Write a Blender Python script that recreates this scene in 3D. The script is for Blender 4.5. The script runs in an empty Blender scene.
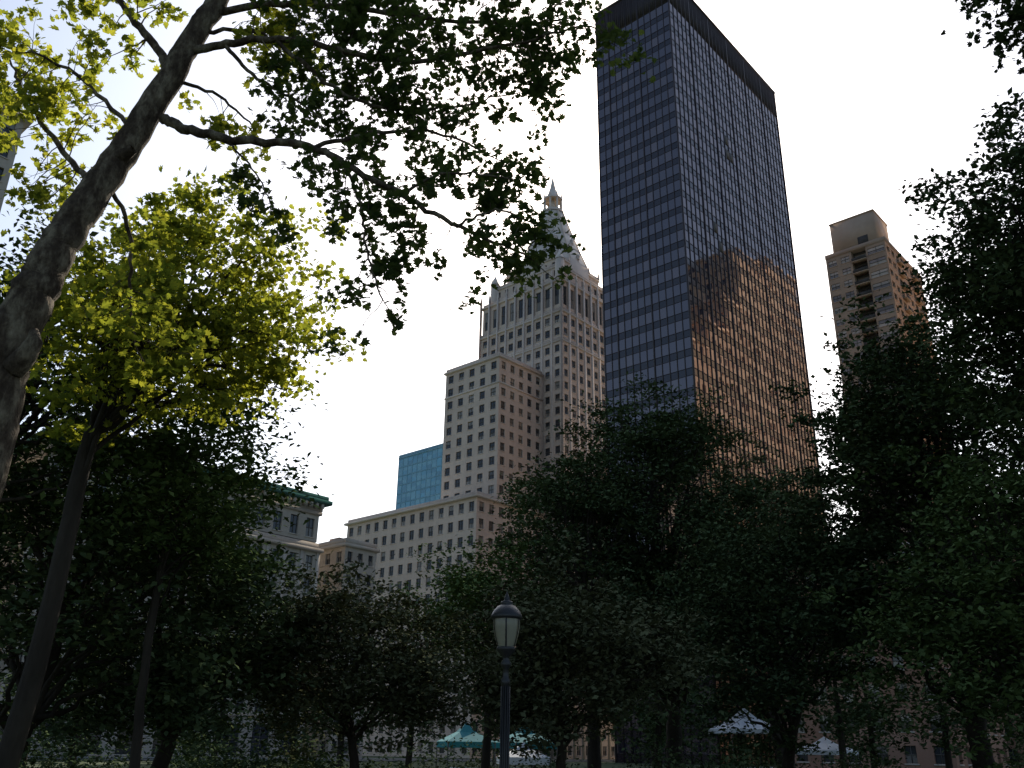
import bpy, math, numpy as np
from mathutils import Vector, Matrix

scene = bpy.context.scene
R = math.radians
rng = np.random.default_rng(7)

# ------------------------------------------------------------------ materials
def new_mat(name):
    m = bpy.data.materials.new(name); m.use_nodes = True
    nt = m.node_tree; nt.nodes.clear()
    return m, nt, nt.nodes, nt.links

def surf_mat(name, c1, c2, scale=0.3, rough=0.85, spec=0.3, bump=0.0, bscale=8.0, rnd=0.0, fine=0.25, stretch=(1, 1, 1)):
    m, nt, N, L = new_mat(name)
    out = N.new('ShaderNodeOutputMaterial'); p = N.new('ShaderNodeBsdfPrincipled')
    tc = N.new('ShaderNodeTexCoord'); mp = N.new('ShaderNodeMapping'); mp.inputs['Scale'].default_value = stretch
    L.new(tc.outputs['Object'], mp.inputs['Vector'])
    n1 = N.new('ShaderNodeTexNoise'); n1.inputs['Scale'].default_value = scale; n1.inputs['Detail'].default_value = 4
    n2 = N.new('ShaderNodeTexNoise'); n2.inputs['Scale'].default_value = bscale; n2.inputs['Detail'].default_value = 2
    L.new(mp.outputs[0], n1.inputs['Vector']); L.new(mp.outputs[0], n2.inputs['Vector'])
    r = N.new('ShaderNodeValToRGB'); r.color_ramp.elements[0].position = .32; r.color_ramp.elements[1].position = .68
    r.color_ramp.elements[0].color = (*c1, 1); r.color_ramp.elements[1].color = (*c2, 1)
    L.new(n1.outputs['Fac'], r.inputs['Fac'])
    mr = N.new('ShaderNodeMapRange'); mr.inputs['To Min'].default_value = 1 - fine; mr.inputs['To Max'].default_value = 1 + fine
    L.new(n2.outputs['Fac'], mr.inputs['Value'])
    mx = N.new('ShaderNodeVectorMath'); mx.operation = 'SCALE'
    L.new(r.outputs['Color'], mx.inputs[0]); L.new(mr.outputs['Result'], mx.inputs['Scale'])
    last = mx.outputs[0]
    if rnd > 0:
        at = N.new('ShaderNodeAttribute'); at.attribute_name = 'rnd'
        m2 = N.new('ShaderNodeMapRange'); m2.inputs['To Min'].default_value = 1 - rnd; m2.inputs['To Max'].default_value = 1 + rnd
        L.new(at.outputs['Fac'], m2.inputs['Value'])
        s2 = N.new('ShaderNodeVectorMath'); s2.operation = 'SCALE'
        L.new(last, s2.inputs[0]); L.new(m2.outputs['Result'], s2.inputs['Scale']); last = s2.outputs[0]
    L.new(last, p.inputs['Base Color'])
    p.inputs['Roughness'].default_value = rough; p.inputs['Specular IOR Level'].default_value = spec
    if bump > 0:
        b = N.new('ShaderNodeBump'); b.inputs['Strength'].default_value = bump; b.inputs['Distance'].default_value = .05
        L.new(n2.outputs['Fac'], b.inputs['Height']); L.new(b.outputs[0], p.inputs['Normal'])
    L.new(p.outputs[0], out.inputs['Surface'])
    return m

def glass_mat(name, dark, blind, frac=.25, ior=1.5, rough=.06, tint=None):
    m, nt, N, L = new_mat(name)
    out = N.new('ShaderNodeOutputMaterial'); p = N.new('ShaderNodeBsdfPrincipled')
    at = N.new('ShaderNodeAttribute'); at.attribute_name = 'rnd'
    r = N.new('ShaderNodeValToRGB'); e = r.color_ramp.elements
    e[0].position = 0; e[0].color = (*dark, 1); e[1].position = 1; e[1].color = (*blind, 1)
    a = e.new(1 - frac); a.color = (*[d * 1.6 for d in dark], 1)
    a2 = e.new(min(.99, 1 - frac + .06)); a2.color = (*[(d + b) / 2 for d, b in zip(dark, blind)], 1)
    L.new(at.outputs['Fac'], r.inputs['Fac']); L.new(r.outputs[0], p.inputs['Base Color'])
    p.inputs['Roughness'].default_value = rough; p.inputs['IOR'].default_value = ior
    if tint: p.inputs['Specular Tint'].default_value = (*tint, 1)
    L.new(p.outputs[0], out.inputs['Surface'])
    return m

def leaf_mat(name, cols, trans, tcol):
    m, nt, N, L = new_mat(name)
    out = N.new('ShaderNodeOutputMaterial')
    at = N.new('ShaderNodeAttribute'); at.attribute_name = 'rnd'
    r = N.new('ShaderNodeValToRGB'); e = r.color_ramp.elements
    e[0].color = (*cols[0], 1); e[1].color = (*cols[-1], 1)
    for i, c in enumerate(cols[1:-1]):
        k = e.new((i + 1) / (len(cols) - 1)); k.color = (*c, 1)
    L.new(at.outputs['Fac'], r.inputs['Fac'])
    d = N.new('ShaderNodeBsdfDiffuse'); L.new(r.outputs[0], d.inputs['Color'])
    if trans <= 0:
        L.new(d.outputs[0], out.inputs['Surface']); return m
    t = N.new('ShaderNodeBsdfTranslucent')
    s = N.new('ShaderNodeVectorMath'); s.operation = 'MULTIPLY'; s.inputs[1].default_value = tcol
    L.new(r.outputs[0], s.inputs[0]); L.new(s.outputs[0], t.inputs['Color'])
    mx = N.new('ShaderNodeMixShader'); mx.inputs[0].default_value = trans
    L.new(d.outputs[0], mx.inputs[1]); L.new(t.outputs[0], mx.inputs[2])
    L.new(mx.outputs[0], out.inputs['Surface'])
    return m

M = {}
M['limestone'] = surf_mat('limestone', (.55, .44, .37), (.63, .52, .435), .08, rnd=.05, bscale=1.5, fine=.14, stretch=(1, 1, .4))
M['limestone_trim'] = surf_mat('limestone_trim', (.57, .475, .40), (.65, .55, .465), .2, fine=.1)
M['spire_roof'] = surf_mat('spire_roof', (.60, .52, .44), (.68, .60, .51), .3, fine=.1, rough=.6)
M['grey_stone'] = surf_mat('grey_stone', (.38, .325, .275), (.47, .41, .345), .15, rnd=.08, bscale=2, fine=.15)
M['sun_tinted_stone'] = surf_mat('sun_tinted_stone', (.74, .48, .32), (.82, .60, .42), .05, rnd=.1, bscale=1, fine=.1)  # sunlight put into the stone colour, warmer and brighter for the tower reflection
M['brown_brick'] = surf_mat('brown_brick', (.33, .225, .165), (.41, .29, .215), .12, rnd=.08, bscale=3, fine=.12)
M['red_brick'] = surf_mat('red_brick', (.28, .15, .10), (.36, .21, .15), .12, rnd=.08, bscale=3, fine=.12)
M['pale_concrete'] = surf_mat('pale_concrete', (.42, .365, .305), (.49, .43, .365), .3, fine=.1)
M['tan_render'] = surf_mat('tan_render', (.40, .285, .21), (.46, .34, .255), .3, fine=.1)
M['copper'] = surf_mat('verdigris_copper', (.03, .095, .08), (.055, .14, .11), .8, fine=.2)
M['roofing'] = surf_mat('roofing', (.08, .08, .08), (.14, .13, .12), .3)
M['window'] = glass_mat('window_glass', (.03, .033, .04), (.32, .29, .26), .3)
M['ribbon_glass'] = glass_mat('ribbon_glass', (.09, .10, .12), (.40, .37, .34), .5, ior=1.8)  # paler base colour stands in for sky reflected in the ribbon windows
M['tower_glass'] = glass_mat('tower_glass', (.012, .011, .02), (.085, .062, .066), .25, ior=2.5, rough=.02, tint=(1, .86, .84))
M['tower_spandrel'] = glass_mat('tower_spandrel', (.016, .010, .014), (.034, .024, .028), .3, ior=1.7, rough=.12)
M['tower_fin'] = surf_mat('tower_fin', (.036, .026, .028), (.05, .036, .038), .5, rough=.5, spec=.4)
M['blue_glass'] = glass_mat('blue_glass', (.05, .22, .33), (.13, .38, .50), .5, ior=2.0, rough=.08)
M['blue_frame'] = surf_mat('blue_frame', (.14, .31, .42), (.18, .37, .49), .5, rough=.5)
M['frame'] = surf_mat('window_frame', (.10, .09, .08), (.14, .13, .12), .5)
M['balcony_dark'] = surf_mat('balcony_dark', (.05, .045, .04), (.08, .07, .065), .5)
M['black_iron'] = surf_mat('black_iron', (.012, .012, .013), (.02, .02, .02), 5, rough=.38, spec=.5, bump=.15, bscale=60)
M['canvas_white'] = surf_mat('canvas_white', (.72, .74, .78), (.8, .8, .82), 1, fine=.04)
M['canvas_teal'] = surf_mat('canvas_teal', (.03, .20, .22), (.05, .26, .28), 1, fine=.05)
M['asphalt'] = surf_mat('asphalt', (.04, .04, .042), (.065, .065, .065), .5, bscale=20)
M['paint'] = surf_mat('road_paint', (.7, .7, .68), (.8, .8, .78), 2)
M['kerb'] = surf_mat('kerb_stone', (.28, .27, .26), (.36, .35, .33), 1)
M['paving'] = surf_mat('paving', (.12, .115, .11), (.17, .165, .155), .6)
M['grass'] = surf_mat('grass', (.025, .045, .013), (.05, .075, .025), .3, bscale=12, fine=.4, rough=.95)
M['dark_bark'] = surf_mat('dark_bark', (.025, .02, .016), (.05, .04, .031), 2, bump=.6, bscale=14, stretch=(1, 1, .3), spec=.1)

def plane_bark():
    m, nt, N, L = new_mat('plane_tree_bark')
    out = N.new('ShaderNodeOutputMaterial'); p = N.new('ShaderNodeBsdfPrincipled')
    tc = N.new('ShaderNodeTexCoord'); mp = N.new('ShaderNodeMapping'); mp.inputs['Scale'].default_value = (1, 1, .5)
    L.new(tc.outputs['Object'], mp.inputs[0])
    nz = N.new('ShaderNodeTexNoise'); nz.inputs['Scale'].default_value = 7; nz.inputs['Detail'].default_value = 8; nz.inputs['Roughness'].default_value = .65
    L.new(mp.outputs[0], nz.inputs['Vector'])
    r = N.new('ShaderNodeValToRGB'); e = r.color_ramp.elements
    e[0].position = .40; e[0].color = (.05, .035, .023, 1); e[1].position = .70; e[1].color = (.26, .215, .145, 1)
    k = e.new(.48); k.color = (.082, .06, .04, 1); k = e.new(.54); k.color = (.135, .105, .07, 1)
    L.new(nz.outputs['Fac'], r.inputs['Fac'])
    n2 = N.new('ShaderNodeTexNoise'); n2.inputs['Scale'].default_value = 34; n2.inputs['Detail'].default_value = 6
    L.new(mp.outputs[0], n2.inputs['Vector'])
    mr = N.new('ShaderNodeMapRange'); mr.inputs['To Min'].default_value = .4; mr.inputs['To Max'].default_value = 1.5
    L.new(n2.outputs['Fac'], mr.inputs['Value'])
    s = N.new('ShaderNodeVectorMath'); s.operation = 'SCALE'; L.new(r.outputs[0], s.inputs[0]); L.new(mr.outputs[0], s.inputs['Scale'])
    L.new(s.outputs[0], p.inputs['Base Color']); p.inputs['Roughness'].default_value = .9; p.inputs['Specular IOR Level'].default_value = .15
    b = N.new('ShaderNodeBump'); b.inputs['Strength'].default_value = .8; b.inputs['Distance'].default_value = .03
    ad = N.new('ShaderNodeMath'); ad.operation = 'ADD'; L.new(nz.outputs['Fac'], ad.inputs[0]); L.new(n2.outputs['Fac'], ad.inputs[1])
    L.new(ad.outputs[0], b.inputs['Height']); L.new(b.outputs[0], p.inputs['Normal'])
    L.new(p.outputs[0], out.inputs['Surface'])
    return m
M['plane_bark'] = plane_bark()
M['leaf_near'] = leaf_mat('leaf_plane_tree', [(.040, .060, .026), (.058, .082, .032), (.09, .115, .045)], .38, (1.5, 1.6, .7))  # darker copy for the overhanging boughs, shade put into the colour
M['leaf_sun_tint'] = leaf_mat('leaf_painted_sun', [(.065, .085, .022), (.11, .13, .03), (.16, .17, .04)], .56, (3.6, 3.3, 1.2))  # backlit sun glow painted in: brighter, yellower, more translucent leaves
M['leaf_dark'] = leaf_mat('leaf_dark', [(.040, .058, .028), (.066, .092, .042), (.11, .14, .062)], 0, (1.2, 1.3, .6))
M['leaf_olive'] = leaf_mat('leaf_olive', [(.060, .068, .036), (.09, .098, .052), (.13, .138, .075)], 0, (1.2, 1.2, .6))
M['leaf_mid'] = leaf_mat('leaf_mid', [(.055, .085, .032), (.085, .122, .042), (.12, .16, .058)], 0, (1.3, 1.4, .6))

# ------------------------------------------------------------------ mesh helpers
def mesh_from_np(name, V, F, nper, mat, rnd=None, smooth=False):
    me = bpy.data.meshes.new(name)
    V = np.asarray(V, dtype=np.float32); F = np.asarray(F, dtype=np.int32)
    nf = len(F) // nper
    me.vertices.add(len(V)); me.vertices.foreach_set('co', V.ravel())
    me.loops.add(len(F)); me.loops.foreach_set('vertex_index', F)
    me.polygons.add(nf); me.polygons.foreach_set('loop_start', np.arange(nf, dtype=np.int32) * nper)
    me.update(calc_edges=True)
    me.materials.append(mat)
    a = me.attributes.new('rnd', 'FLOAT', 'FACE')
    if rnd is None: rnd = rng.random(nf)
    a.data.foreach_set('value', np.asarray(rnd, dtype=np.float32))
    if smooth:
        me.polygons.foreach_set('use_smooth', np.ones(nf, dtype=bool))
    me.validate()
    return me

def add_obj(name, me, parent=None):
    o = bpy.data.objects.new(name, me); scene.collection.objects.link(o)
    if parent: o.parent = parent
    return o

def empty(name, loc=(0, 0, 0), rz=0):
    e = bpy.data.objects.new(name, None); e.location = loc; e.rotation_euler = (0, 0, rz)
    e.empty_display_size = .5
    scene.collection.objects.link(e); return e

GRID = math.atan2(.747, .664)     # street-grid heading

class Asm:
    """assembly of quad parts parented to one empty"""
    def __init__(s, name, loc=(0, 0, 0), rz=GRID):
        s.e = empty(name, loc, rz); s.parts = {}; s.extra = []
    def p(s, part, mat):
        return s.parts.setdefault(part, ([], [], mat))
    def quad(s, part, mat, a, b, c, d):
        V, F, _ = s.p(part, mat); i = len(V); V.extend((a, b, c, d)); F.extend((i, i + 1, i + 2, i + 3))
    def box(s, part, mat, x0, x1, y0, y1, z0, z1):
        V, F, _ = s.p(part, mat); i = len(V)
        V.extend(((x0, y0, z0), (x1, y0, z0), (x1, y1, z0), (x0, y1, z0), (x0, y0, z1), (x1, y0, z1), (x1, y1, z1), (x0, y1, z1)))
        for f in ((0, 3, 2, 1), (4, 5, 6, 7), (0, 1, 5, 4), (1, 2, 6, 5), (2, 3, 7, 6), (3, 0, 4, 7)):
            F.extend(i + k for k in f)
    def prism(s, part, mat, cx, cy, r0, z0, r1, z1, n=8, ph=0., cap=True):
        V, F, _ = s.p(part, mat)
        i = len(V)
        for r, z in ((r0, z0), (r1, z1)):
            for k in range(n):
                a = ph + 2 * math.pi * k / n; V.append((cx + r * math.cos(a), cy + r * math.sin(a), z))
        for k in range(n):
            F.extend((i + k, i + (k + 1) % n, i + n + (k + 1) % n, i + n + k))
        if cap:
            c = len(V); V.append((cx, cy, z1))
            for k in range(0, n, 2):
                F.extend((i + n + k, i + n + (k + 1) % n, i + n + (k + 2) % n, c))
    def finish(s, smooth=()):
        for k, (V, F, mat) in s.parts.items():
            add_obj(k, mesh_from_np(k, V, F, 4, M[mat], smooth=(k in smooth)), s.e)

def facade(B, axis, sgn, pos, a0, a1, z0, z1, nu, nz, fw=.42, fh=.55, rec=.35, wall='limestone', glass='window',
           sill=True, mull=True, trim=None, vo=.5, wp='walls'):
    cw = (a1 - a0) / nu; ch = (z1 - z0) / nz
    def P(a, o, z):
        return (a, pos + sgn * o, z) if axis == 'X' else (pos + sgn * o, a, z)
    def bx(part, mat, aa, ab, oa, ob, za, zb):
        p, q = P(aa, oa, za), P(ab, ob, zb)
        B.box(part, mat, min(p[0], q[0]), max(p[0], q[0]), min(p[1], q[1]), max(p[1], q[1]), za, zb)
    ww = cw * fw; wh = ch * fh
    gp = 'windows' if glass == 'window' else glass + '_windows'
    zb = [z0 + j * ch + (ch - wh) * vo for j in range(nz)]
    prev = z0
    for j in range(nz + 1):
        top = zb[j] if j < nz else z1
        B.quad(wp, wall, P(a0, 0, prev), P(a1, 0, prev), P(a1, 0, top), P(a0, 0, top))
        if j < nz: prev = zb[j] + wh
    for j in range(nz):
        wa, wb_ = zb[j], zb[j] + wh
        last = a0
        for i in range(nu):
            l = a0 + i * cw + (cw - ww) / 2; r = l + ww
            B.quad(wp, wall, P(last, 0, wa), P(l, 0, wa), P(l, 0, wb_), P(last, 0, wb_)); last = r
            B.quad('reveals', wall, P(l, 0, wa), P(l, -rec, wa), P(l, -rec, wb_), P(l, 0, wb_))
            B.quad('reveals', wall, P(r, 0, wa), P(r, -rec, wa), P(r, -rec, wb_), P(r, 0, wb_))
            B.quad('reveals', wall, P(l, 0, wa), P(r, 0, wa), P(r, -rec, wa), P(l, -rec, wa))
            B.quad('reveals', wall, P(l, 0, wb_), P(r, 0, wb_), P(r, -rec, wb_), P(l, -rec, wb_))
            mid = wa + wh * .5
            B.quad(gp, glass, P(l, -rec, wa), P(r, -rec, wa), P(r, -rec, mid), P(l, -rec, mid))
            B.quad(gp, glass, P(l, -rec, mid), P(r, -rec, mid), P(r, -rec, wb_), P(l, -rec, wb_))
            if mull:
                bx('window_frames', 'frame', l, r, -rec + .12, -rec + .003, mid - .06, mid + .06)
                m_ = (l + r) / 2
                bx('window_frames', 'frame', m_ - .05, m_ + .05, -rec + .10, -rec + .004, wa, wb_)
            if sill: bx('sills', trim or wall, l - .15, r + .15, .10, -.05, wa - .22, wa - .02)
        B.quad(wp, wall, P(last, 0, wa), P(a1, 0, wa), P(a1, 0, wb_), P(last, 0, wb_))

def block(B, x0, x1, y0, y1, z0, z1, nx, ny, nz, wall='limestone', cornice=.5, sides='all', **kw):
    facade(B, 'X', -1, y0, x0, x1, z0, z1, nx, nz, wall=wall, **kw)
    facade(B, 'Y', -1, x0, y0, y1, z0, z1, ny, nz, wall=wall, **kw)
    if sides == 'all':
        facade(B, 'X', 1, y1, x0, x1, z0, z1, nx, nz, wall=wall, **kw)
        facade(B, 'Y', 1, x1, y0, y1, z0, z1, ny, nz, wall=wall, **kw)
        B.box('core', wall, x0 + .8, x1 - .8, y0 + .8, y1 - .8, z0, z1 - .05)
    else:
        B.box('core', wall, x0 + .8, x1, y0 + .8, y1, z0, z1 - .05)
    c = cornice
    tw = kw.get('trim') or wall
    B.box('cornice', tw, x0 - c, x1 + c, y0 - c, y1 + c, z1, z1 + .6)
    t = .5
    B.box('parapet', wall, x0, x1, y0, y0 + t, z1 + .6, z1 + 1.6); B.box('parapet', wall, x0, x1, y1 - t, y1, z1 + .6, z1 + 1.6)
    B.box('parapet', wall, x0, x0 + t, y0 + t, y1 - t, z1 + .6, z1 + 1.6); B.box('parapet', wall, x1 - t, x1, y0 + t, y1 - t, z1 + .6, z1 + 1.6)

# ------------------------------------------------------------------ dark glass office tower
def office_tower():
    B = Asm('glass_office_tower', (34.3, 156.5, 0))
    W, D, H = 54., 20.2, 160.; Htop = 168.6
    nf = 40; fh = H / nf
    def face(axis, sgn, pos, L, nb):
        bw = L / nb
        def P(a, o, z): return (a, pos + sgn * o, z) if axis == 'X' else (pos + sgn * o, a, z)
        def bx(part, mat, aa, ab, oa, ob, za, zb):
            p, q = P(aa, oa, za), P(ab, ob, zb)
            B.box(part, mat, min(p[0], q[0]), max(p[0], q[0]), min(p[1], q[1]), max(p[1], q[1]), za, zb)
        for j in range(nf):
            z = j * fh; s = z + fh * .38
            for i in range(nb):
                a, b = i * bw, (i + 1) * bw
                t = rng.normal(0, .003, 4)
                B.quad('window_panes', 'tower_glass', P(a, t[0], s), P(b, t[1], s), P(b, t[2], z + fh), P(a, t[3], z + fh))
                B.quad('spandrels', 'tower_spandrel', P(a, -.02, z), P(b, -.02, z), P(b, -.02, s), P(a, -.02, s))
            bx('transoms', 'tower_fin', 0, L, .05, -.05, s - .05, s + .05)
            bx('transoms', 'tower_fin', 0, L, .05, -.05, z - .05, z + .05)
        for i in range(nb + 1):
            a = i * bw
            big = (i % 5 == 0)
            w = .12 if not big else .2
            bx('mullion_fins', 'tower_fin', a - w / 2, a + w / 2, .15 if not big else .22, -.08, 0, Htop - .3)
        bx('plant_floor', 'tower_fin', 0, L, .03, -.5, H + .1, Htop)
        n2 = nb * 3
        for i in range(n2):
            a = (i + .5) * L / n2
            bx('plant_louvres', 'tower_fin', a - .05, a + .05, .2, .03, H + .5, Htop - .3)
        bx('roof_edge', 'tower_fin', -.3, L + .3, .3, -.6, Htop, Htop + .5)
    face('X', -1, 0, W, 30); face('Y', -1, 0, D, 12)
    face('X', 1, D, W, 30); face('Y', 1, W, D, 12)
    for (a, z) in ((21.6, 133.6), (21.6, 129.6), (23.4, 129.6), (12.6, 105.6), (14.4, 101.6)):
        B.box('vent_windows', 'roofing', a + .15, a + 1.65, -.12, -.02, z, z + 2.2)
    B.box('core', 'tower_fin', .6, W - .6, .6, D - .6, 0, Htop)
    B.finish()
office_tower()

# ------------------------------------------------------------------ limestone skyscraper with pyramid spire
def spire_tower():
    B = Asm('limestone_spire_tower', (14.8, 245.0, 0))
    kw = dict(trim='limestone_trim')
    w = 34.
    block(B, 0, w, 0, w, 0, 116, 9, 9, 29, fw=.46, fh=.58, cornice=.25, **kw)
    block(B, .15, w - .15, .15, w - .15, 117.6, 126, 9, 9, 2, fw=.5, fh=.6, cornice=.4, **kw)
    block(B, .5, w - .5, .5, w - .5, 127.6, 137, 9, 9, 1, fw=.5, fh=.7, mull=True, sill=False, cornice=.5, **kw)
    for i in range(10):
        a = i * w / 9
        for (x, y) in ((a, 0), (0, a), (a, w), (w, a)):
            B.box('piers', 'limestone_trim', x - .38, x + .38, y - .22, y + .22, 0, 139)
            B.prism('pinnacles', 'limestone_trim', x, y, .5, 139, .05, 142, 4, math.pi / 4)
    block(B, 3.2, w - 3.2, 3.2, w - 3.2, 137, 144, 8, 8, 2, fw=.42, fh=.6, sill=False, cornice=.3, **kw)
    for (x, y) in ((3.2, 3.2), (3.2, w - 3.2), (w - 3.2, 3.2), (w - 3.2, w - 3.2)):
        B.prism('corner_turrets', 'limestone_trim', x, y, 1.5, 137, 1.5, 146.5, 8)
        B.prism('turret_roofs', 'spire_roof', x, y, 1.7, 146.5, .1, 150, 8)
    block(B, 6, w - 6, 6, w - 6, 144, 149.5, 6, 6, 1, fw=.4, fh=.6, sill=False, cornice=.3, **kw)
    for k in range(5):
        a = 6 + k * (w - 12) / 4
        for (x, y) in ((a, 6), (6, a)):
            B.prism('pinnacles', 'limestone_trim', x, y, .5, 150.5, .05, 153.5, 4, math.pi / 4)
    c = w / 2
    o8 = math.pi / 8
    B.prism('octagon_drum', 'limestone_trim', c, c, 12.6, 146, 12.2, 152, 8, o8)
    prof = [(12.0, 152), (9.5, 158.5), (7.2, 165), (5.0, 171.5), (3.7, 175.5)]
    for (r0, z0), (r1, z1) in zip(prof[:-1], prof[1:]):
        B.prism('pyramid_roof', 'spire_roof', c, c, r0, z0, r1, z1, 8, o8)
        B.prism('roof_bands', 'limestone_trim', c, c, r0 + .12, z0, r0 + .05, z0 + .3, 8, o8)
        for k in range(8):
            a = o8 + k * math.pi / 4
            p0 = (c + r0 * math.cos(a), c + r0 * math.sin(a)); p1 = (c + r1 * math.cos(a), c + r1 * math.sin(a))
            t = (-math.sin(a) * .3, math.cos(a) * .3); n = (math.cos(a) * .25, math.sin(a) * .25)
            V = [(p0[0] - t[0], p0[1] - t[1], z0), (p0[0] + n[0], p0[1] + n[1], z0), (p1[0] + n[0], p1[1] + n[1], z1), (p1[0] - t[0], p1[1] - t[1], z1)]
            B.quad('roof_hips', 'limestone_trim', *V)
            V = [(p0[0] + t[0], p0[1] + t[1], z0), (p0[0] + n[0], p0[1] + n[1], z0), (p1[0] + n[0], p1[1] + n[1], z1), (p1[0] + t[0], p1[1] + t[1], z1)]
            B.quad('roof_hips', 'limestone_trim', *V)
    for (z, r) in ((153.5, 10.7), (160.5, 8.2)):
        for k in range(8):
            a = k * math.pi / 4
            x, y = c + r * math.cos(a), c + r * math.sin(a)
            B.prism('dormers', 'limestone_trim', x, y, .6, z, .6, z + 1.3, 4, a + math.pi / 4)
            B.prism('dormer_roofs', 'spire_roof', x, y, .75, z + 1.3, .05, z + 2.5, 4, a + math.pi / 4)
    B.prism('lantern', 'limestone_trim', c, c, 4.0, 175.5, 4.0, 176.3, 8, o8)
    for k in range(8):
        a = o8 + k * math.pi / 4
        B.prism('lantern_columns', 'limestone_trim', c + 3.1 * math.cos(a), c + 3.1 * math.sin(a), .4, 176.3, .35, 181, 6)
        B.prism('lantern_pinnacles', 'limestone_trim', c + 3.2 * math.cos(a), c + 3.2 * math.sin(a), .4, 181.8, .05, 184, 4)
    B.prism('lantern_core', 'spire_roof', c, c, 1.0, 176.3, 1.0, 181, 8, o8)
    B.prism('lantern', 'limestone_trim', c, c, 3.6, 181, 3.5, 181.8, 8, o8)
    B.prism('spire_tip', 'spire_roof', c, c, 2.5, 181.8, 1.1, 186, 8, o8)
    B.prism('spire_tip', 'spire_roof', c, c, 1.1, 186, .12, 191, 8, o8)
    B.prism('finial', 'spire_roof', c, c, .12, 191, .06, 193, 6)
    def loc(X, Y):
        dx, dy = X - 14.8, Y - 245.0
        return (dx * .6644 + dy * .7474, -dx * .7474 + dy * .6644)
    wx, wy = loc(-3, 235)
    wx -= 1.0
    block(B, wx, wx + 19, wy, wy + 21.5, 0, 105.5, 5, 5, 26, fw=.48, fh=.58, cornice=.5, **kw)
    B.box('wing_band', 'limestone_trim', wx - .2, wx + 19.2, wy - .2, wy + 21.7, 97.6, 98.1)
    bx_, by_ = loc(-8.55, 225)
    block(B, bx_, bx_ + 30, by_, by_ + 52, 0, 62, 8, 14, 14, fw=.5, fh=.58, cornice=.8, **kw)
    block(B, bx_ + 30.5, bx_ + 75, by_ + .4, by_ + 52, 0, 50, 12, 14, 12, fw=.5, fh=.58, cornice=.8, **kw)
    block(B, wx + 21, wx + 40, wy + 2, wy + 20, 0, 92, 5, 5, 23, fw=.46, fh=.56, **kw)
    B.prism('aerial', 'frame', wx + 3, wy + 17, .08, 107, .04, 113, 4); B.prism('aerial', 'frame', wx + 1, wy + 9, .08, 107, .04, 111, 4)
    B.finish()
spire_tower()

# ------------------------------------------------------------------ blue glass building
B = Asm('blue_glass_building', (-24, 322, 0))
block(B, 0, 30, 0, 27, 0, 107.5, 12, 10, 30, fw=.9, fh=.86, rec=.1, wall='blue_frame', glass='blue_glass', sill=False, mull=False, cornice=.1)
B.finish()

# ------------------------------------------------------------------ ornate corniced building on the left
B = Asm('corniced_apartment_building', (-33.6, 157.7, 0))
Lb = 48
kw = dict(wall='grey_stone', trim='pale_concrete')
block(B, -Lb, 0, 0, 24, 6, 33.4, 14, 7, 7, fw=.42, fh=.62, cornice=.7, **kw)
block(B, -Lb + .3, -.3, .3, 23.7, 35.2, 40, 14, 7, 1, fw=.5, fh=.68, cornice=.4, **kw)
facade(B, 'X', -1, -.3, -Lb - .3, .3, 0, 6, 9, 1, fw=.6, fh=.75, wall='pale_concrete', vo=.3)
B.box('core', 'grey_stone', -Lb - .3, .3, .6, 24, 0, 6)
B.box('string_course', 'pale_concrete', -Lb - .5, .5, -.6, 24.5, 6.0, 6.6)
B.box('copper_cornice', 'copper', -Lb - 1.2, 1.2, -1.3, 25, 41.9, 42.6)
B.box('copper_cornice', 'copper', -Lb - .7, .7, -.8, 24.6, 42.6, 43.4)
B.box('frieze', 'pale_concrete', -Lb - .1, .1, -.1, 24, 40.7, 41.9)
for i in range(40):
    a = -Lb + (i + .5) * Lb / 40
    B.box('cornice_brackets', 'pale_concrete', a - .2, a + .2, -1.1, -.11, 41.0, 41.85)
for i in range(15):
    a = -Lb + i * Lb / 14
    B.box('pilasters', 'pale_concrete', a - .35, a + .35, -.22, .0, 6.65, 33.35)
for j in range(7):
    for i in range(14):
        a = -Lb + (i + .5) * Lb / 14; z = 6 + (j + 1) * 3.914 - .5
        if j in (2, 5):
            B.box('window_hoods', 'pale_concrete', a - 1.05, a + 1.05, -.4, .0, z, z + .3)
B.finish()
B = Asm('brick_apartment_building', (-30.5, 166.5, 0))
block(B, 0, 7.5, 0, 20, 0, 36.5, 3, 6, 10, wall='grey_stone', trim='pale_concrete', fw=.45, fh=.55)
B.box('stair_head', 'brown_brick', 3, 6, 6, 9, 37.1, 39.5)
B.finish()

B = Asm('stone_highrise', (-72, 108, 0))
block(B, -37, 0, 0, 30, 0, 86, 11, 9, 22, wall='grey_stone', trim='pale_concrete', fw=.45, fh=.55, cornice=.9)
B.finish()

# ------------------------------------------------------------------ brown balcony apartment tower on the right
B = Asm('brown_apartment_tower', (104.9, 220, 0))
kwb = dict(wall='brown_brick', trim='tan_render')
NF = 36; HB = 137.
facade(B, 'Y', -1, 0, 0, 5.6, 0, HB, 1, NF, fw=.84, fh=.52, rec=.2, glass='ribbon_glass', **kwb)
facade(B, 'Y', -1, 0, 9.8, 17.3, 0, HB, 2, NF, fw=.66, fh=.5, rec=.2, glass='ribbon_glass', **kwb)
facade(B, 'X', -1, 0, 0, 30, 0, HB, 8, NF, fw=.6, fh=.5, rec=.3, **kwb)
facade(B, 'X', 1, 17.3, 0, 30, 0, HB, 8, NF, fw=.55, fh=.5, rec=.3, **kwb)
facade(B, 'Y', 1, 30, 0, 17.3, 0, HB, 4, NF, fw=.55, fh=.5, rec=.3, **kwb)
facade(B, 'Y', -1, 1.8, 5.6, 9.8, 0, HB, 1, NF, fw=.8, fh=.6, rec=.2, wall='balcony_dark', sill=False, wp='balcony_recess')
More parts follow.
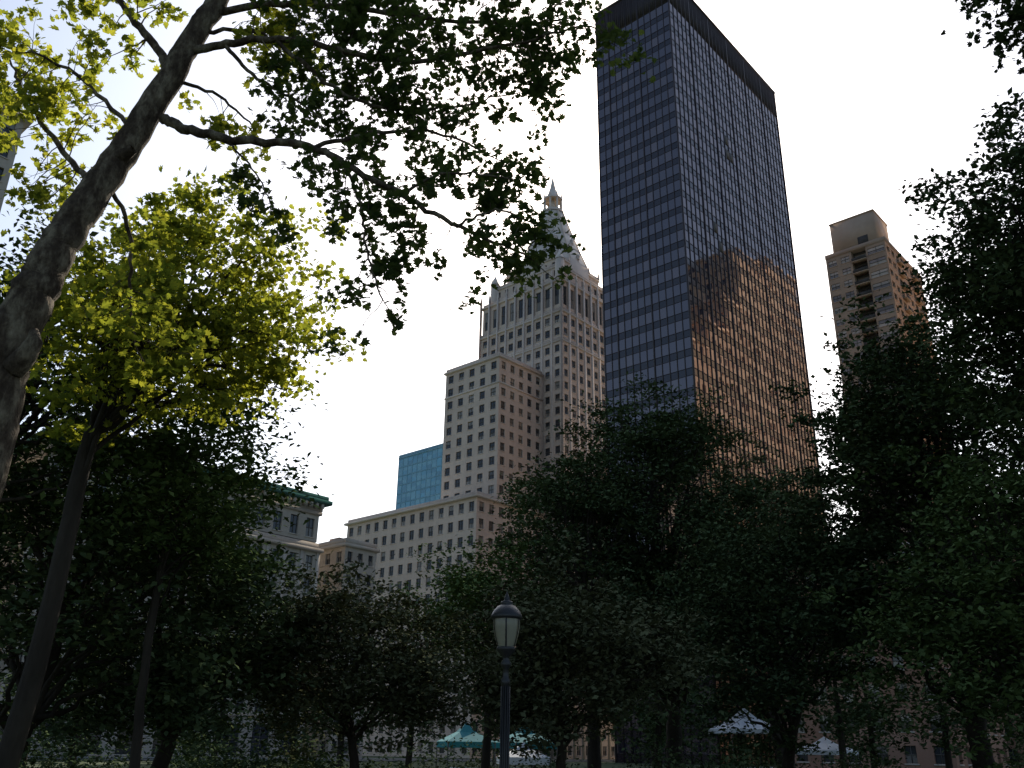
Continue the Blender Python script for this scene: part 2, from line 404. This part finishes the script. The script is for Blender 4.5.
B.quad('walls', 'brown_brick', (0, 5.6, 0), (1.8, 5.6, 0), (1.8, 5.6, HB), (0, 5.6, HB))
B.quad('walls', 'brown_brick', (0, 9.8, 0), (1.8, 9.8, 0), (1.8, 9.8, HB), (0, 9.8, HB))
for j in range(NF):
    z = j * HB / NF
    B.box('balcony_slabs', 'tan_render', -.6, 1.75, 5.62, 9.78, z, z + .25)
    B.box('balcony_rails', 'balcony_dark', -.6, -.5, 5.65, 9.75, z + .25, z + 1.2)
    for xa in (8, 20):
        B.box('side_balconies', 'tan_render', xa, xa + 3.5, -1.2, -.02, z, z + .22)
        B.box('side_balcony_rails', 'balcony_dark', xa, xa + 3.5, -1.2, -1.1, z + .22, z + 1.2)
B.box('core', 'brown_brick', 2.3, 29, .6, 16.7, 0, HB)
B.box('parapet', 'brown_brick', -.1, 30.1, -.1, 17.4, HB, HB + 1.4)
B.box('penthouse', 'tan_render', 2, 13, 2.5, 15.5, HB + 1.4, 149)
B.box('penthouse_cap', 'tan_render', 1.8, 13.2, 2.3, 15.7, 149, 149.4)
B.box('penthouse_louvre', 'balcony_dark', 1.97, 2.0, 5, 8, HB + 2, HB + 5)
B.box('plant_room', 'brown_brick', 17, 27, 4, 13, HB + 1.4, 142)
B.finish()

B = Asm('stepped_stone_tower', (166.5, 202, 0))
kws = dict(wall='sun_tinted_stone', trim='sun_tinted_stone', rec=.5)
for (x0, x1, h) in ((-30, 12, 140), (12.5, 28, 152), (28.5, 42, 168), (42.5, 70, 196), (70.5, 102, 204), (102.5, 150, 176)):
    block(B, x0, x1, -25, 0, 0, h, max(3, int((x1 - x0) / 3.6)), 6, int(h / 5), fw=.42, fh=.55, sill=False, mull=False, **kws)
    B.prism('pinnacles', 'sun_tinted_stone', (x0 + x1) / 2, -4, 3, h, .1, h + 9, 4, math.pi / 4)
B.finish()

for (nm, X, Y, w_, d_, h_, m_) in (('brick_apartment_building', 75, 140, 26, 22, 34, 'red_brick'), ('brick_apartment_building', 93.5, 160, 28, 22, 42, 'brown_brick'),
                               ('brick_apartment_building', 56, 121, 24, 22, 27, 'red_brick'), ('stone_office_building', 62.5, 226, 30, 25, 60, 'limestone')):
    B = Asm(nm, (X, Y, 0))
    block(B, 0, w_, 0, d_, 0, h_, int(w_ / 3.2), int(d_ / 3.2), int(h_ / 3.7), wall=m_, trim='pale_concrete', fw=.42, fh=.55)
    B.finish()

# ------------------------------------------------------------------ ground, road, kerbs, path
def sheet(name, mat, pts, z):
    V = [(x, y, z) for x, y in pts]
    return add_obj(name, mesh_from_np(name, V, [0, 1, 2, 3], 4, M[mat]))
sheet('ground', 'grass', [(-2500, -2500), (2500, -2500), (2500, 2500), (-2500, 2500)], 0)
B = Asm('avenue_road', (-25, 152, 0))
B.box('pavement', 'paving', -140, 160, 8, 13, .0, .12); B.box('pavement', 'paving', -140, 160, -13, -8, .0, .12)
B.box('kerb', 'kerb', -140, 160, 7.7, 7.998, 0, .125); B.box('kerb', 'kerb', -140, 160, -7.998, -7.7, 0, .125)
B.quad('asphalt', 'asphalt', (-140, -7.7, .004), (160, -7.7, .004), (160, 7.7, .004), (-140, 7.7, .004))
for i in range(45):
    for y in (-2.6, 2.6):
        x = -138 + i * 6.5
        B.quad('lane_markings', 'paint', (x, y - .07, .008), (x + 3, y - .07, .008), (x + 3, y + .07, .008), (x, y + .07, .008))
B.finish()
sheet('park_path', 'paving', [(-3, -20), (4, -20), (3, 48), (-2, 48)], .004)

# ------------------------------------------------------------------ street lamp
def lathe(B, part, mat, prof, n=24, cx=0, cy=0):
    V, F, _ = B.p(part, mat); i0 = len(V)
    for r, z in prof:
        for k in range(n):
            a = 2 * math.pi * k / n; V.append((cx + r * math.cos(a), cy + r * math.sin(a), z))
    for j in range(len(prof) - 1):
        for k in range(n):
            F.extend((i0 + j * n + k, i0 + j * n + (k + 1) % n, i0 + (j + 1) * n + (k + 1) % n, i0 + (j + 1) * n + k))
m, nt, N, L = new_mat('lamp_globe')
out = N.new('ShaderNodeOutputMaterial'); p = N.new('ShaderNodeBsdfPrincipled')
p.inputs['Base Color'].default_value = (.44, .43, .34, 1); p.inputs['Roughness'].default_value = .12
tr = N.new('ShaderNodeBsdfTranslucent'); tr.inputs['Color'].default_value = (.55, .53, .40, 1)
mx = N.new('ShaderNodeMixShader'); mx.inputs[0].default_value = .5
L.new(p.outputs[0], mx.inputs[1]); L.new(tr.outputs[0], mx.inputs[2]); L.new(mx.outputs[0], out.inputs['Surface'])
M['lamp_globe'] = m
B = Asm('street_lamp', (-.03, 15, 0), 0)
lathe(B, 'base', 'black_iron', [(.26, 0), (.26, .1), (.22, .14), (.2, .35), (.16, .42), (.14, .75), (.10, .85), (.085, .95)])
lathe(B, 'shaft', 'black_iron', [(.085, .94), (.075, 1.0), (.06, 1.1), (.05, 2.55), (.075, 2.58), (.075, 2.64), (.05, 2.68), (.048, 2.82), (.08, 2.86), (.085, 2.9), (.055, 2.95), (.06, 3.0), (.12, 3.06), (.15, 3.1), (.155, 3.14), (.145, 3.15)])
lathe(B, 'globe', 'lamp_globe', [(.13, 3.13), (.155, 3.2), (.19, 3.32), (.215, 3.45), (.22, 3.55), (.205, 3.62)])
lathe(B, 'cap', 'black_iron', [(.20, 3.58), (.25, 3.59), (.26, 3.62), (.245, 3.66), (.215, 3.72), (.15, 3.79), (.09, 3.82), (.1, 3.84), (.09, 3.87), (.04, 3.89), (.05, 3.92), (.035, 3.95), (.01, 4.02), (.001, 4.04)])
for k in range(6):
    a = k * math.pi / 3 + .5
    prof = [(.145, 3.14), (.17, 3.22), (.203, 3.33), (.228, 3.46), (.232, 3.55), (.22, 3.62)]
    for (r0, z0), (r1, z1) in zip(prof[:-1], prof[1:]):
        c, s = math.cos(a), math.sin(a); t = (-s * .013, c * .013)
        B.quad('cage_bars', 'black_iron', (c * r0 - t[0], s * r0 - t[1], z0), (c * r0 + t[0], s * r0 + t[1], z0), (c * r1 + t[0], s * r1 + t[1], z1), (c * r1 - t[0], s * r1 - t[1], z1))
for k in range(12):
    a = k * math.pi / 6
    B.prism('flutes', 'black_iron', .066 * math.cos(a), .066 * math.sin(a), .011, 1.1, .009, 2.55, 6)
B.finish(smooth=('base', 'shaft', 'globe', 'cap'))

# ------------------------------------------------------------------ market tents
def tent(x, y, w, h, mat, rz=.3):
    B = Asm('market_tent', (x, y, 0), rz)
    e = h * .68; a = w / 2
    c = [(-a, -a), (a, -a), (a, a), (-a, a)]
    for k in range(4):
        p, q = c[k], c[(k + 1) % 4]
        m1 = (p[0] * .35, p[1] * .35, e + (h - e) * .5); m2 = (q[0] * .35, q[1] * .35, e + (h - e) * .5)
        B.quad('canopy', mat, (*p, e), (*q, e), m2, m1)
        B.quad('canopy', mat, m1, m2, (q[0] * .01, q[1] * .01, h), (p[0] * .01, p[1] * .01, h))
        B.quad('valance', mat, (*p, e), (*q, e), (*q, e - .3), (*p, e - .3))
        B.box('legs', 'frame', p[0] * .98 - .03, p[0] * .98 + .03, p[1] * .98 - .03, p[1] * .98 + .03, 0, e)
    B.box('table', 'canvas_white', -a * .7, a * .7, -a * .8, -a * .8 + .7, .72, .77)
    B.quad('table_cloth', mat, (-a * .7, -a * .8 - .01, .1), (a * .7, -a * .8 - .01, .1), (a * .7, -a * .8 - .01, .71), (-a * .7, -a * .8 - .01, .71))
    B.finish()
tent(-2.2, 52, 2.6, 3.0, 'canvas_teal'); tent(1.0, 53, 2.6, 3.0, 'canvas_teal', .5)
tent(.75, 44, 2.2, 2.0, 'canvas_white', .1)
tent(18.3, 74, 4.2, 5.0, 'canvas_white', .2); tent(23, 70, 3.2, 2.9, 'canvas_white', .6)

# ------------------------------------------------------------------ trees
class Tubes:
    def __init__(s): s.V = []; s.F = []; s.n = 0
    def add(s, pts, rad, k=6):
        pts = np.asarray(pts, float); n = len(pts)
        d = np.gradient(pts, axis=0); d /= np.linalg.norm(d, axis=1)[:, None] + 1e-9
        up = np.array([.13, .31, .94]); up = up if abs(d[0] @ up) < .95 else np.array([1., 0, 0])
        a = np.cross(d, up); a /= np.linalg.norm(a, axis=1)[:, None] + 1e-9
        b = np.cross(d, a)
        th = np.arange(k) * 2 * np.pi / k
        ring = pts[:, None, :] + np.asarray(rad)[:, None, None] * (np.cos(th)[None, :, None] * a[:, None, :] + np.sin(th)[None, :, None] * b[:, None, :])
        s.V.append(ring.reshape(-1, 3))
        i = np.arange(n - 1)[:, None] * k; j = np.arange(k)[None, :]; j2 = (j + 1) % k
        s.F.append((np.stack([i + j, i + j2, i + k + j2, i + k + j], -1) + s.n).reshape(-1))
        s.n += n * k
    def obj(s, name, mat, parent):
        add_obj(name, mesh_from_np(name, np.concatenate(s.V), np.concatenate(s.F), 4, mat, smooth=True), parent)

def smooth_path(P, r, m=6, jit=0., g=rng):
    P = np.asarray(P, float); n = len(P)
    Q = np.vstack([2 * P[0] - P[1], P, 2 * P[-1] - P[-2]]); out = []; rr = []
    for i in range(n - 1):
        p0, p1, p2, p3 = Q[i:i + 4]
        for t in np.linspace(0, 1, m, endpoint=False):
            out.append(.5 * ((2 * p1) + (-p0 + p2) * t + (2 * p0 - 5 * p1 + 4 * p2 - p3) * t * t + (-p0 + 3 * p1 - 3 * p2 + p3) * t ** 3))
            rr.append(r[i] * (1 - t) + r[i + 1] * t)
    out.append(P[-1]); rr.append(r[-1])
    out = np.array(out); rr = np.array(rr)
    if jit: out[1:-1] += g.normal(0, jit, (len(out) - 2, 3))
    return out, rr

KITE = (np.array([(0, -.5, 0), (.30, -.02, .09), (0, .55, 0), (-.30, -.02, .09)]), [0, 1, 2, 3], 4)
half = [(0, -.45), (.30, -.42), (.52, -.02), (.27, -.02), (.38, .30), (.12, .22), (0, .6)]
MAPLE = (np.array([(x, y, abs(x) * .3) for x, y in half] + [(-x, y, abs(x) * .3) for x, y in half]), list(range(7)) + list(range(13, 6, -1)), 7)

def leaf_mesh(name, P, size, mat, parent, tmpl=KITE, up=.8, g=rng):
    P = np.asarray(P, float); n = len(P)
    T, F, k = tmpl
    nn = g.normal(0, 1, (n, 3)) * .75; nn[:, 2] = np.abs(nn[:, 2]) + up
    nn /= np.linalg.norm(nn, axis=1)[:, None]
    t = np.cross(nn, g.normal(0, 1, (n, 3))); t /= np.linalg.norm(t, axis=1)[:, None]
    b = np.cross(nn, t)
    s = size * g.uniform(.65, 1.3, n)
    V = P[:, None, :] + s[:, None, None] * (T[None, :, 0, None] * t[:, None, :] + T[None, :, 1, None] * b[:, None, :] + T[None, :, 2, None] * nn[:, None, :])
    F = np.asarray(F)
    FF = (F[None, :] + (np.arange(n) * len(T))[:, None]).ravel()
    nf = len(F) // k
    r = np.repeat(g.random(n), nf)
    add_obj(name, mesh_from_np(name, V.reshape(-1, 3), FF, k, M[mat], rnd=r), parent)

def crown_tree(name, x, y, cx, cy, cz, rx, ry, rz, tr, nlobe, nsub, nleaf, ls, mat, seed, bark='dark_bark', tmpl=KITE, fork=.35, lobe=.30, clump=.38, lower=.9, up=.7):
    g = np.random.default_rng(seed)
    E = empty(name, (x, y, 0)); T = Tubes()
    O = np.array([x, y, 0.]); C = np.array([cx, cy, cz]) - O
    top = C + np.array([0, 0, rz * .55]); zf = max(1.8, C[2] - rz * lower)
    mid = np.array([C[0] * .3 + g.normal(0, .15), C[1] * .3, zf])
    pts, rr = smooth_path([(0, 0, 0), mid * np.array([.4, .4, .5]) + np.array([g.normal(0, .12), 0, 0]), mid, (mid + C) / 2 + g.normal(0, .2, 3), C, top], [tr * 1.25, tr, tr * .85, tr * .6, tr * .4, tr * .1], 6, tr * .08, g)
    T.add(pts, rr, 9)
    T.add([(0, 0, -.1), (0, 0, .35)], [tr * 1.9, tr * 1.2], 9)
    R3 = np.array([rx, ry, rz]); mr = R3.mean()
    lobes = []
    tries = 0
    while len(lobes) < nlobe and tries < 4000:
        tries += 1
        d = g.normal(0, 1, 3); d /= np.linalg.norm(d)
        if d[2] < -.8: continue
        q = C + d * R3 * g.uniform(.5, .92) ** .7
        if all(np.linalg.norm((q - o) / R3) > .22 for o in lobes): lobes.append(q)
    lp = []
    per = nleaf // (len(lobes) * nsub)
    for q in lobes:
        lr = lobe * mr * g.uniform(.65, 1.25)
        s0 = pts[int(g.uniform(.35, .85) * (len(pts) - 1))]
        if s0[2] > q[2]: s0 = pts[int(.4 * (len(pts) - 1))]
        m_ = (s0 + q) / 2 + np.array([0, 0, .12 * mr]) + g.normal(0, .06 * mr, 3)
        bp, br = smooth_path([s0, m_, q], [tr * .32, tr * .18, tr * .07], 5, .02 * mr, g)
        T.add(bp, br, 5)
        for _ in range(nsub):
            c = q + g.normal(0, 1, 3) * lr * np.array([.75, .75, .55])
            st = bp[g.integers(4, len(bp))]
            T.add([st, (st + c) / 2 + g.normal(0, .05 * mr, 3), c], [tr * .06, tr * .035, tr * .012], 3)
            k = int(per * g.uniform(.4, 1.6))
            cl = clump * g.uniform(.6, 1.4)
            lp.append(c + g.normal(0, 1, (k, 3)) * np.array([cl, cl, cl * .45]))
    T.obj('trunk_and_limbs', M[bark], E)
    P = np.concatenate(lp); P = P[P[:, 2] > .5]
    leaf_mesh('foliage', P, ls, mat, E, tmpl, up, g)
    return E

# left side
crown_tree('maple_tree', -7.3, 14, -5.85, 14, 8.5, 2.3, 2.2, 2.45, .15, 42, 8, 13500, .118, 'leaf_sun_tint', 11, tmpl=MAPLE, lobe=.26, clump=.19, up=.2)
crown_tree('shade_tree', -11.5, 17, -9.7, 17, 8.4, 3.0, 2.6, 3.2, .2, 30, 9, 12000, .165, 'leaf_mid', 12, tmpl=KITE, clump=.3)
crown_tree('shade_tree', -11, 21, -10.3, 21, 5.2, 4.2, 3.5, 3.9, .25, 34, 10, 24000, .185, 'leaf_dark', 13)
crown_tree('shade_tree', -8.8, 25, -8.9, 25, 4.5, 3.0, 3.0, 3.3, .22, 32, 10, 22000, .18, 'leaf_dark', 14)
crown_tree('shade_tree', -6.9, 18.5, -6.9, 18.5, 6.9, 1.6, 1.7, 2.4, .09, 22, 9, 9500, .15, 'leaf_mid', 15)
# centre
crown_tree('crab_apple_tree', -4.4, 27, -4.3, 27, 3.9, 3.0, 2.8, 2.3, .14, 32, 10, 25000, .155, 'leaf_olive', 21, clump=.3)
crown_tree('crab_apple_tree', 1.6, 25, 1.7, 25, 3.9, 2.9, 2.6, 2.3, .14, 32, 10, 25000, .155, 'leaf_olive', 22, clump=.3)
crown_tree('shade_tree', -.8, 36, -.8, 36, 6.2, 2.9, 2.6, 3.2, .16, 26, 10, 15000, .19, 'leaf_mid', 23)
crown_tree('shade_tree', 7.9, 46, 7.5, 46, 11.3, 6.3, 5.5, 8.2, .4, 66, 12, 56000, .23, 'leaf_dark', 24, lobe=.22, clump=.45)
crown_tree('shade_tree', 3.8, 42, 3.5, 42, 9.0, 3.6, 3.6, 5.8, .28, 40, 10, 24000, .205, 'leaf_dark', 25, clump=.4)
crown_tree('shade_tree', 19, 66, 19, 66, 14.0, 7.0, 6, 7.8, .4, 50, 10, 30000, .29, 'leaf_olive', 26, clump=.55)
# right side
crown_tree('shade_tree', 15.2, 31, 15.2, 31, 9.4, 4.8, 4.6, 7.3, .35, 64, 12, 58000, .205, 'leaf_dark', 31, lobe=.23, clump=.38)
crown_tree('shade_tree', 16.5, 21, 14.8, 21, 13.2, 3.1, 3.6, 5.0, .3, 48, 12, 44000, .18, 'leaf_dark', 32, clump=.32)
crown_tree('shade_tree', 14, 23, 13.6, 23, 5.6, 3.9, 3.2, 4.0, .25, 38, 10, 29000, .175, 'leaf_mid', 33, clump=.34)
crown_tree('shade_tree', 9.6, 33, 9.8, 33, 5.8, 3.8, 3.2, 4.4, .22, 38, 10, 29000, .185, 'leaf_dark', 34, clump=.4)
crown_tree('shade_tree', 11.5, 11, 10.1, 12, 14.5, 1.7, 1.8, 1.4, .28, 20, 8, 4200, .13, 'leaf_dark', 35, tmpl=MAPLE, clump=.24)

g = np.random.default_rng(55)
E = empty('distant_trees'); T = Tubes(); lp = []
for i in range(30):
    x = -62 + i * 5.0 + g.normal(0, 1.2); y = 80 + g.uniform(-16, 16); h = g.uniform(7.5, 11.0)
    T.add([(x, y, 0), (x + g.normal(0, .3), y, h * .45), (x, y, h * .8)], [.28, .2, .06], 6)
    for _ in range(56):
        d = g.normal(0, 1, 3); d /= np.linalg.norm(d)
        c = np.array([x, y, h * .52]) + d * np.array([3.9, 3.4, h * .42]) * g.uniform(.4, 1)
        lp.append(c + g.normal(0, 1, (28, 3)) * np.array([.6, .6, .35]))
T.obj('trunks', M['dark_bark'], E); P = np.concatenate(lp); P = P[P[:, 2] > .6]
leaf_mesh('foliage', P, .42, 'leaf_dark', E, KITE, .7, g)
E = empty('shrub_border'); lp = []
for i in range(70):
    x = g.uniform(-20, 24); y = g.uniform(22, 46)
    if -2.6 < x < 3.6 and y < 36: continue
    hh = g.uniform(.5, 1.3)
    c = np.array([x, y, hh])
    lp.append(c + g.normal(0, 1, (460, 3)) * np.array([.7, .6, .42 * hh]))
P = np.concatenate(lp); P = P[P[:, 2] > .02]
leaf_mesh('foliage', P, .15, 'leaf_dark', E, KITE, .6, g)

# ------------------------------------------------------------------ near plane tree with overhanging boughs
g = np.random.default_rng(101)
E = empty('plane_tree', (0, 0, 0)); T = Tubes(); LV = []; LV2 = []
def nrm(v): return v / (np.linalg.norm(v) + 1e-9)
def spray(p, d, L, r, lvl, store, droop=.05, dens=1.):
    n = max(4, int(L / .09)); pts = [p]; d = nrm(d)
    for i in range(n):
        d = nrm(d + g.normal(0, .16, 3) + np.array([0, 0, -droop])); p = p + d * L / n; pts.append(p)
        if lvl > 0 and i > 0 and g.random() < .5:
            spray(p, nrm(d * .7 + g.normal(0, .65, 3)), L * g.uniform(.3, .6), r * .5, lvl - 1, store, droop, dens)
        if lvl <= 1 and g.random() < .85 * dens:
            for _ in range(g.integers(1, 4)): store.append(p + g.normal(0, .055, 3) + np.array([0, 0, -.03]))
    T.add(pts, np.linspace(r, r * .3, len(pts)), 4 if lvl else 3)
def limb(P, r, step, L, store, jit=.012, lo=.15, droop=.05, dens=1., yb=.5, sides=8):
    pts, rr = smooth_path(P, r, 7, jit, g); T.add(pts, rr, sides)
    seg = np.r_[0, np.cumsum(np.linalg.norm(np.diff(pts, axis=0), axis=1))]; tot = seg[-1]
    s = lo * tot
    while s < tot:
        i = min(np.searchsorted(seg, s), len(pts) - 1)
        d = nrm(pts[i] - pts[i - 1]); side = g.normal(0, 1, 3); side -= d * (side @ d); side[1] *= yb
        spray(pts[i], nrm(d * .5 + nrm(side)), L * g.uniform(.5, 1.25), max(.006, rr[i] * .22), 2, store, droop, dens)
        s += step * g.uniform(.5, 1.5)
    spray(pts[-1], nrm(pts[-1] - pts[-2]), L * .7, rr[-1], 2, store, droop, dens)

trunk, tr_ = smooth_path([(-5.3, 8, -.1), (-5.15, 8, .6), (-5.0, 8, 2.5), (-4.88, 8, 4.2), (-4.92, 8, 5.1), (-4.8, 8.05, 5.8), (-4.68, 8.2, 6.7), (-4.35, 8.4, 7.9), (-4.0, 8.5, 9.2), (-3.75, 8.6, 10.2), (-3.3, 8.8, 12), (-3.0, 9, 14.5)],
                         [.48, .33, .26, .235, .23, .215, .185, .16, .14, .13, .11, .04], 8, .01, g)
T.add(trunk, tr_, 16)
T.add([(-4.74, 7.9, 4.9), (-4.62, 7.84, 5.02), (-4.56, 7.82, 5.16), (-4.6, 7.84, 5.28)], [.12, .10, .075, .04], 8)
T.add([(-4.4, 8.3, 7.6), (-4.22, 8.25, 7.7)], [.10, .05], 8)
limb([(-4.05, 8.42, 8.25), (-3.7, 8.35, 8.05), (-3.19, 8.3, 7.9), (-2.26, 8.2, 7.72), (-1.78, 8.1, 7.4), (-1.2, 8, 7.0), (-.56, 8, 6.6), (.1, 8, 6.3)],
     [.062, .056, .05, .042, .036, .03, .022, .012], .15, .6, LV, lo=.36, droop=.06)
limb([(-1.85, 8.1, 7.45), (-1.62, 8.05, 6.9), (-1.5, 8, 6.3), (-1.3, 8, 5.75)], [.02, .016, .012, .008], .13, .45, LV, lo=.15)
limb([(-2.3, 8.2, 7.7), (-1.6, 8.3, 8.0), (-.9, 8.4, 8.1), (-.3, 8.4, 7.8)], [.028, .022, .016, .01], .13, .55, LV, lo=.2)
limb([(-1.2, 8, 7.0), (-.7, 7.9, 7.2), (-.1, 7.9, 7.15)], [.02, .014, .008], .12, .45, LV, lo=.15)
limb([(-.6, 8, 6.6), (-.2, 7.9, 6.75), (.2, 7.9, 6.6)], [.016, .012, .007], .12, .4, LV, lo=.15)
limb([(-3.95, 8.5, 9.3), (-3.4, 8.5, 9.45), (-2.6, 8.5, 9.5), (-1.4, 8.5, 9.2), (-.2, 8.5, 9.45), (.8, 8.5, 9.8)],
     [.055, .048, .04, .032, .022, .012], .085, .72, LV, lo=.15, droop=.03)
limb([(-2.9, 8.5, 9.5), (-2.2, 8.6, 8.9), (-1.5, 8.6, 8.6), (-.8, 8.7, 8.7), (-.1, 8.7, 8.9)], [.028, .024, .018, .014, .008], .09, .62, LV, lo=.05)
limb([(-3.8, 8.6, 10.0), (-2.8, 8.8, 10.4), (-1.4, 8.8, 10.2), (0, 8.8, 10.1), (.6, 8.8, 10.2)], [.05, .042, .03, .02, .012], .08, .75, LV, lo=.12, droop=.06)
limb([(-3.5, 8.5, 9.4), (-3.1, 8.6, 9.0), (-2.6, 8.6, 8.7), (-2.1, 8.7, 8.3)], [.026, .02, .015, .008], .12, .5, LV, lo=.25)
limb([(-3.3, 8.3, 7.95), (-2.9, 8.3, 7.5), (-2.6, 8.3, 7.0)], [.015, .01, .006], .16, .4, LV, lo=.2)
# left boughs (sunlight put into the leaf colour)
limb([(-4.1, 8.5, 9.0), (-4.5, 8.6, 9.6), (-5.0, 8.6, 10.2), (-5.6, 8.8, 11)], [.06, .05, .04, .025], .10, .65, LV2, lo=.2)
limb([(-4.55, 8.3, 7.2), (-5.2, 8.6, 7.9), (-5.9, 8.8, 8.8), (-6.4, 9, 9.6)], [.04, .034, .024, .012], .10, .65, LV2, lo=.15)
limb([(-4.5, 8.3, 7.4), (-4.3, 8.7, 6.9), (-4.25, 8.9, 6.2), (-4.1, 9, 5.6)], [.028, .022, .016, .008], .13, .55, LV2, lo=.25)
limb([(-4.3, 8.4, 8.0), (-5.0, 8.3, 8.7), (-5.6, 8.2, 9.0)], [.03, .022, .012], .10, .6, LV2, lo=.25)
limb([(-3.9, 8.5, 9.6), (-3.3, 8.9, 10.0), (-2.9, 9.1, 9.7)], [.03, .02, .01], .10, .6, LV2, lo=.2)
limb([(-4.1, 8.5, 8.9), (-3.6, 8.8, 8.9), (-3.2, 9.0, 8.6)], [.025, .018, .01], .13, .5, LV2, lo=.3)
T.obj('trunk_and_limbs', M['plane_bark'], E)
leaf_mesh('shade_tinted_foliage', LV, .084, 'leaf_near', E, MAPLE, .5, g)  # darker leaf copy, its shade is part of the material
leaf_mesh('sun_tinted_foliage', LV2, .09, 'leaf_sun_tint', E, MAPLE, .3, g)  # same tree with the brighter leaf copy, sunlight painted into it
print('near leaves', len(LV), len(LV2))

# ------------------------------------------------------------------ light, sky, camera
el, az = R(36), R(8)
s = Vector((math.sin(az) * math.cos(el), math.cos(az) * math.cos(el), math.sin(el)))
sl = bpy.data.lights.new('sun', 'SUN'); sl.energy = 5.0; sl.angle = R(.5); sl.color = (1, .91, .76)
so = bpy.data.objects.new('sun', sl); so.rotation_euler = (-s).to_track_quat('-Z', 'Y').to_euler(); so.location = s * 300
scene.collection.objects.link(so)
w = bpy.data.worlds.new('World'); scene.world = w; w.use_nodes = True
nt = w.node_tree; N = nt.nodes; L = nt.links; bg = N['Background']; wo = N['World Output']
sky = N.new('ShaderNodeTexSky'); sky.sky_type = 'NISHITA'; sky.sun_disc = False
sky.sun_elevation = el; sky.sun_rotation = az % (2 * math.pi); sky.air_density = 1.0; sky.dust_density = 1.8; sky.ozone_density = .8
L.new(sky.outputs[0], bg.inputs['Color']); bg.inputs['Strength'].default_value = .145
# hazy glare of the veiled sun, falling off with angle from it
tc = N.new('ShaderNodeTexCoord'); dt = N.new('ShaderNodeVectorMath'); dt.operation = 'DOT_PRODUCT'; dt.inputs[1].default_value = tuple(s)
nv = N.new('ShaderNodeVectorMath'); nv.operation = 'NORMALIZE'; L.new(tc.outputs['Generated'], nv.inputs[0]); L.new(nv.outputs[0], dt.inputs[0])
mr = N.new('ShaderNodeMapRange'); mr.interpolation_type = 'SMOOTHSTEP'
mr.inputs['From Min'].default_value = math.cos(R(58)); mr.inputs['From Max'].default_value = math.cos(R(10))
mr.inputs['To Min'].default_value = 0; mr.inputs['To Max'].default_value = .38
L.new(dt.outputs['Value'], mr.inputs['Value'])
b2 = N.new('ShaderNodeBackground'); b2.inputs['Color'].default_value = (.90, .96, 1.0, 1); L.new(mr.outputs[0], b2.inputs['Strength'])
ad = N.new('ShaderNodeAddShader'); L.new(bg.outputs[0], ad.inputs[0]); L.new(b2.outputs[0], ad.inputs[1]); L.new(ad.outputs[0], wo.inputs['Surface'])

cam = bpy.data.cameras.new('camera'); cam.sensor_width = 36; cam.lens = 36 * 900 / 1024; cam.clip_end = 6000; cam.clip_start = .05
co = bpy.data.objects.new('camera', cam); scene.collection.objects.link(co); scene.camera = co
co.matrix_world = Matrix.Translation((0, 0, 1.6)) @ Matrix.Rotation(R(90 + 22.2), 4, 'X') @ Matrix.Rotation(.015, 4, 'Z')
scene.view_settings.view_transform = 'Standard'; scene.view_settings.look = 'None'
scene.view_settings.exposure = 0; scene.view_settings.gamma = 1
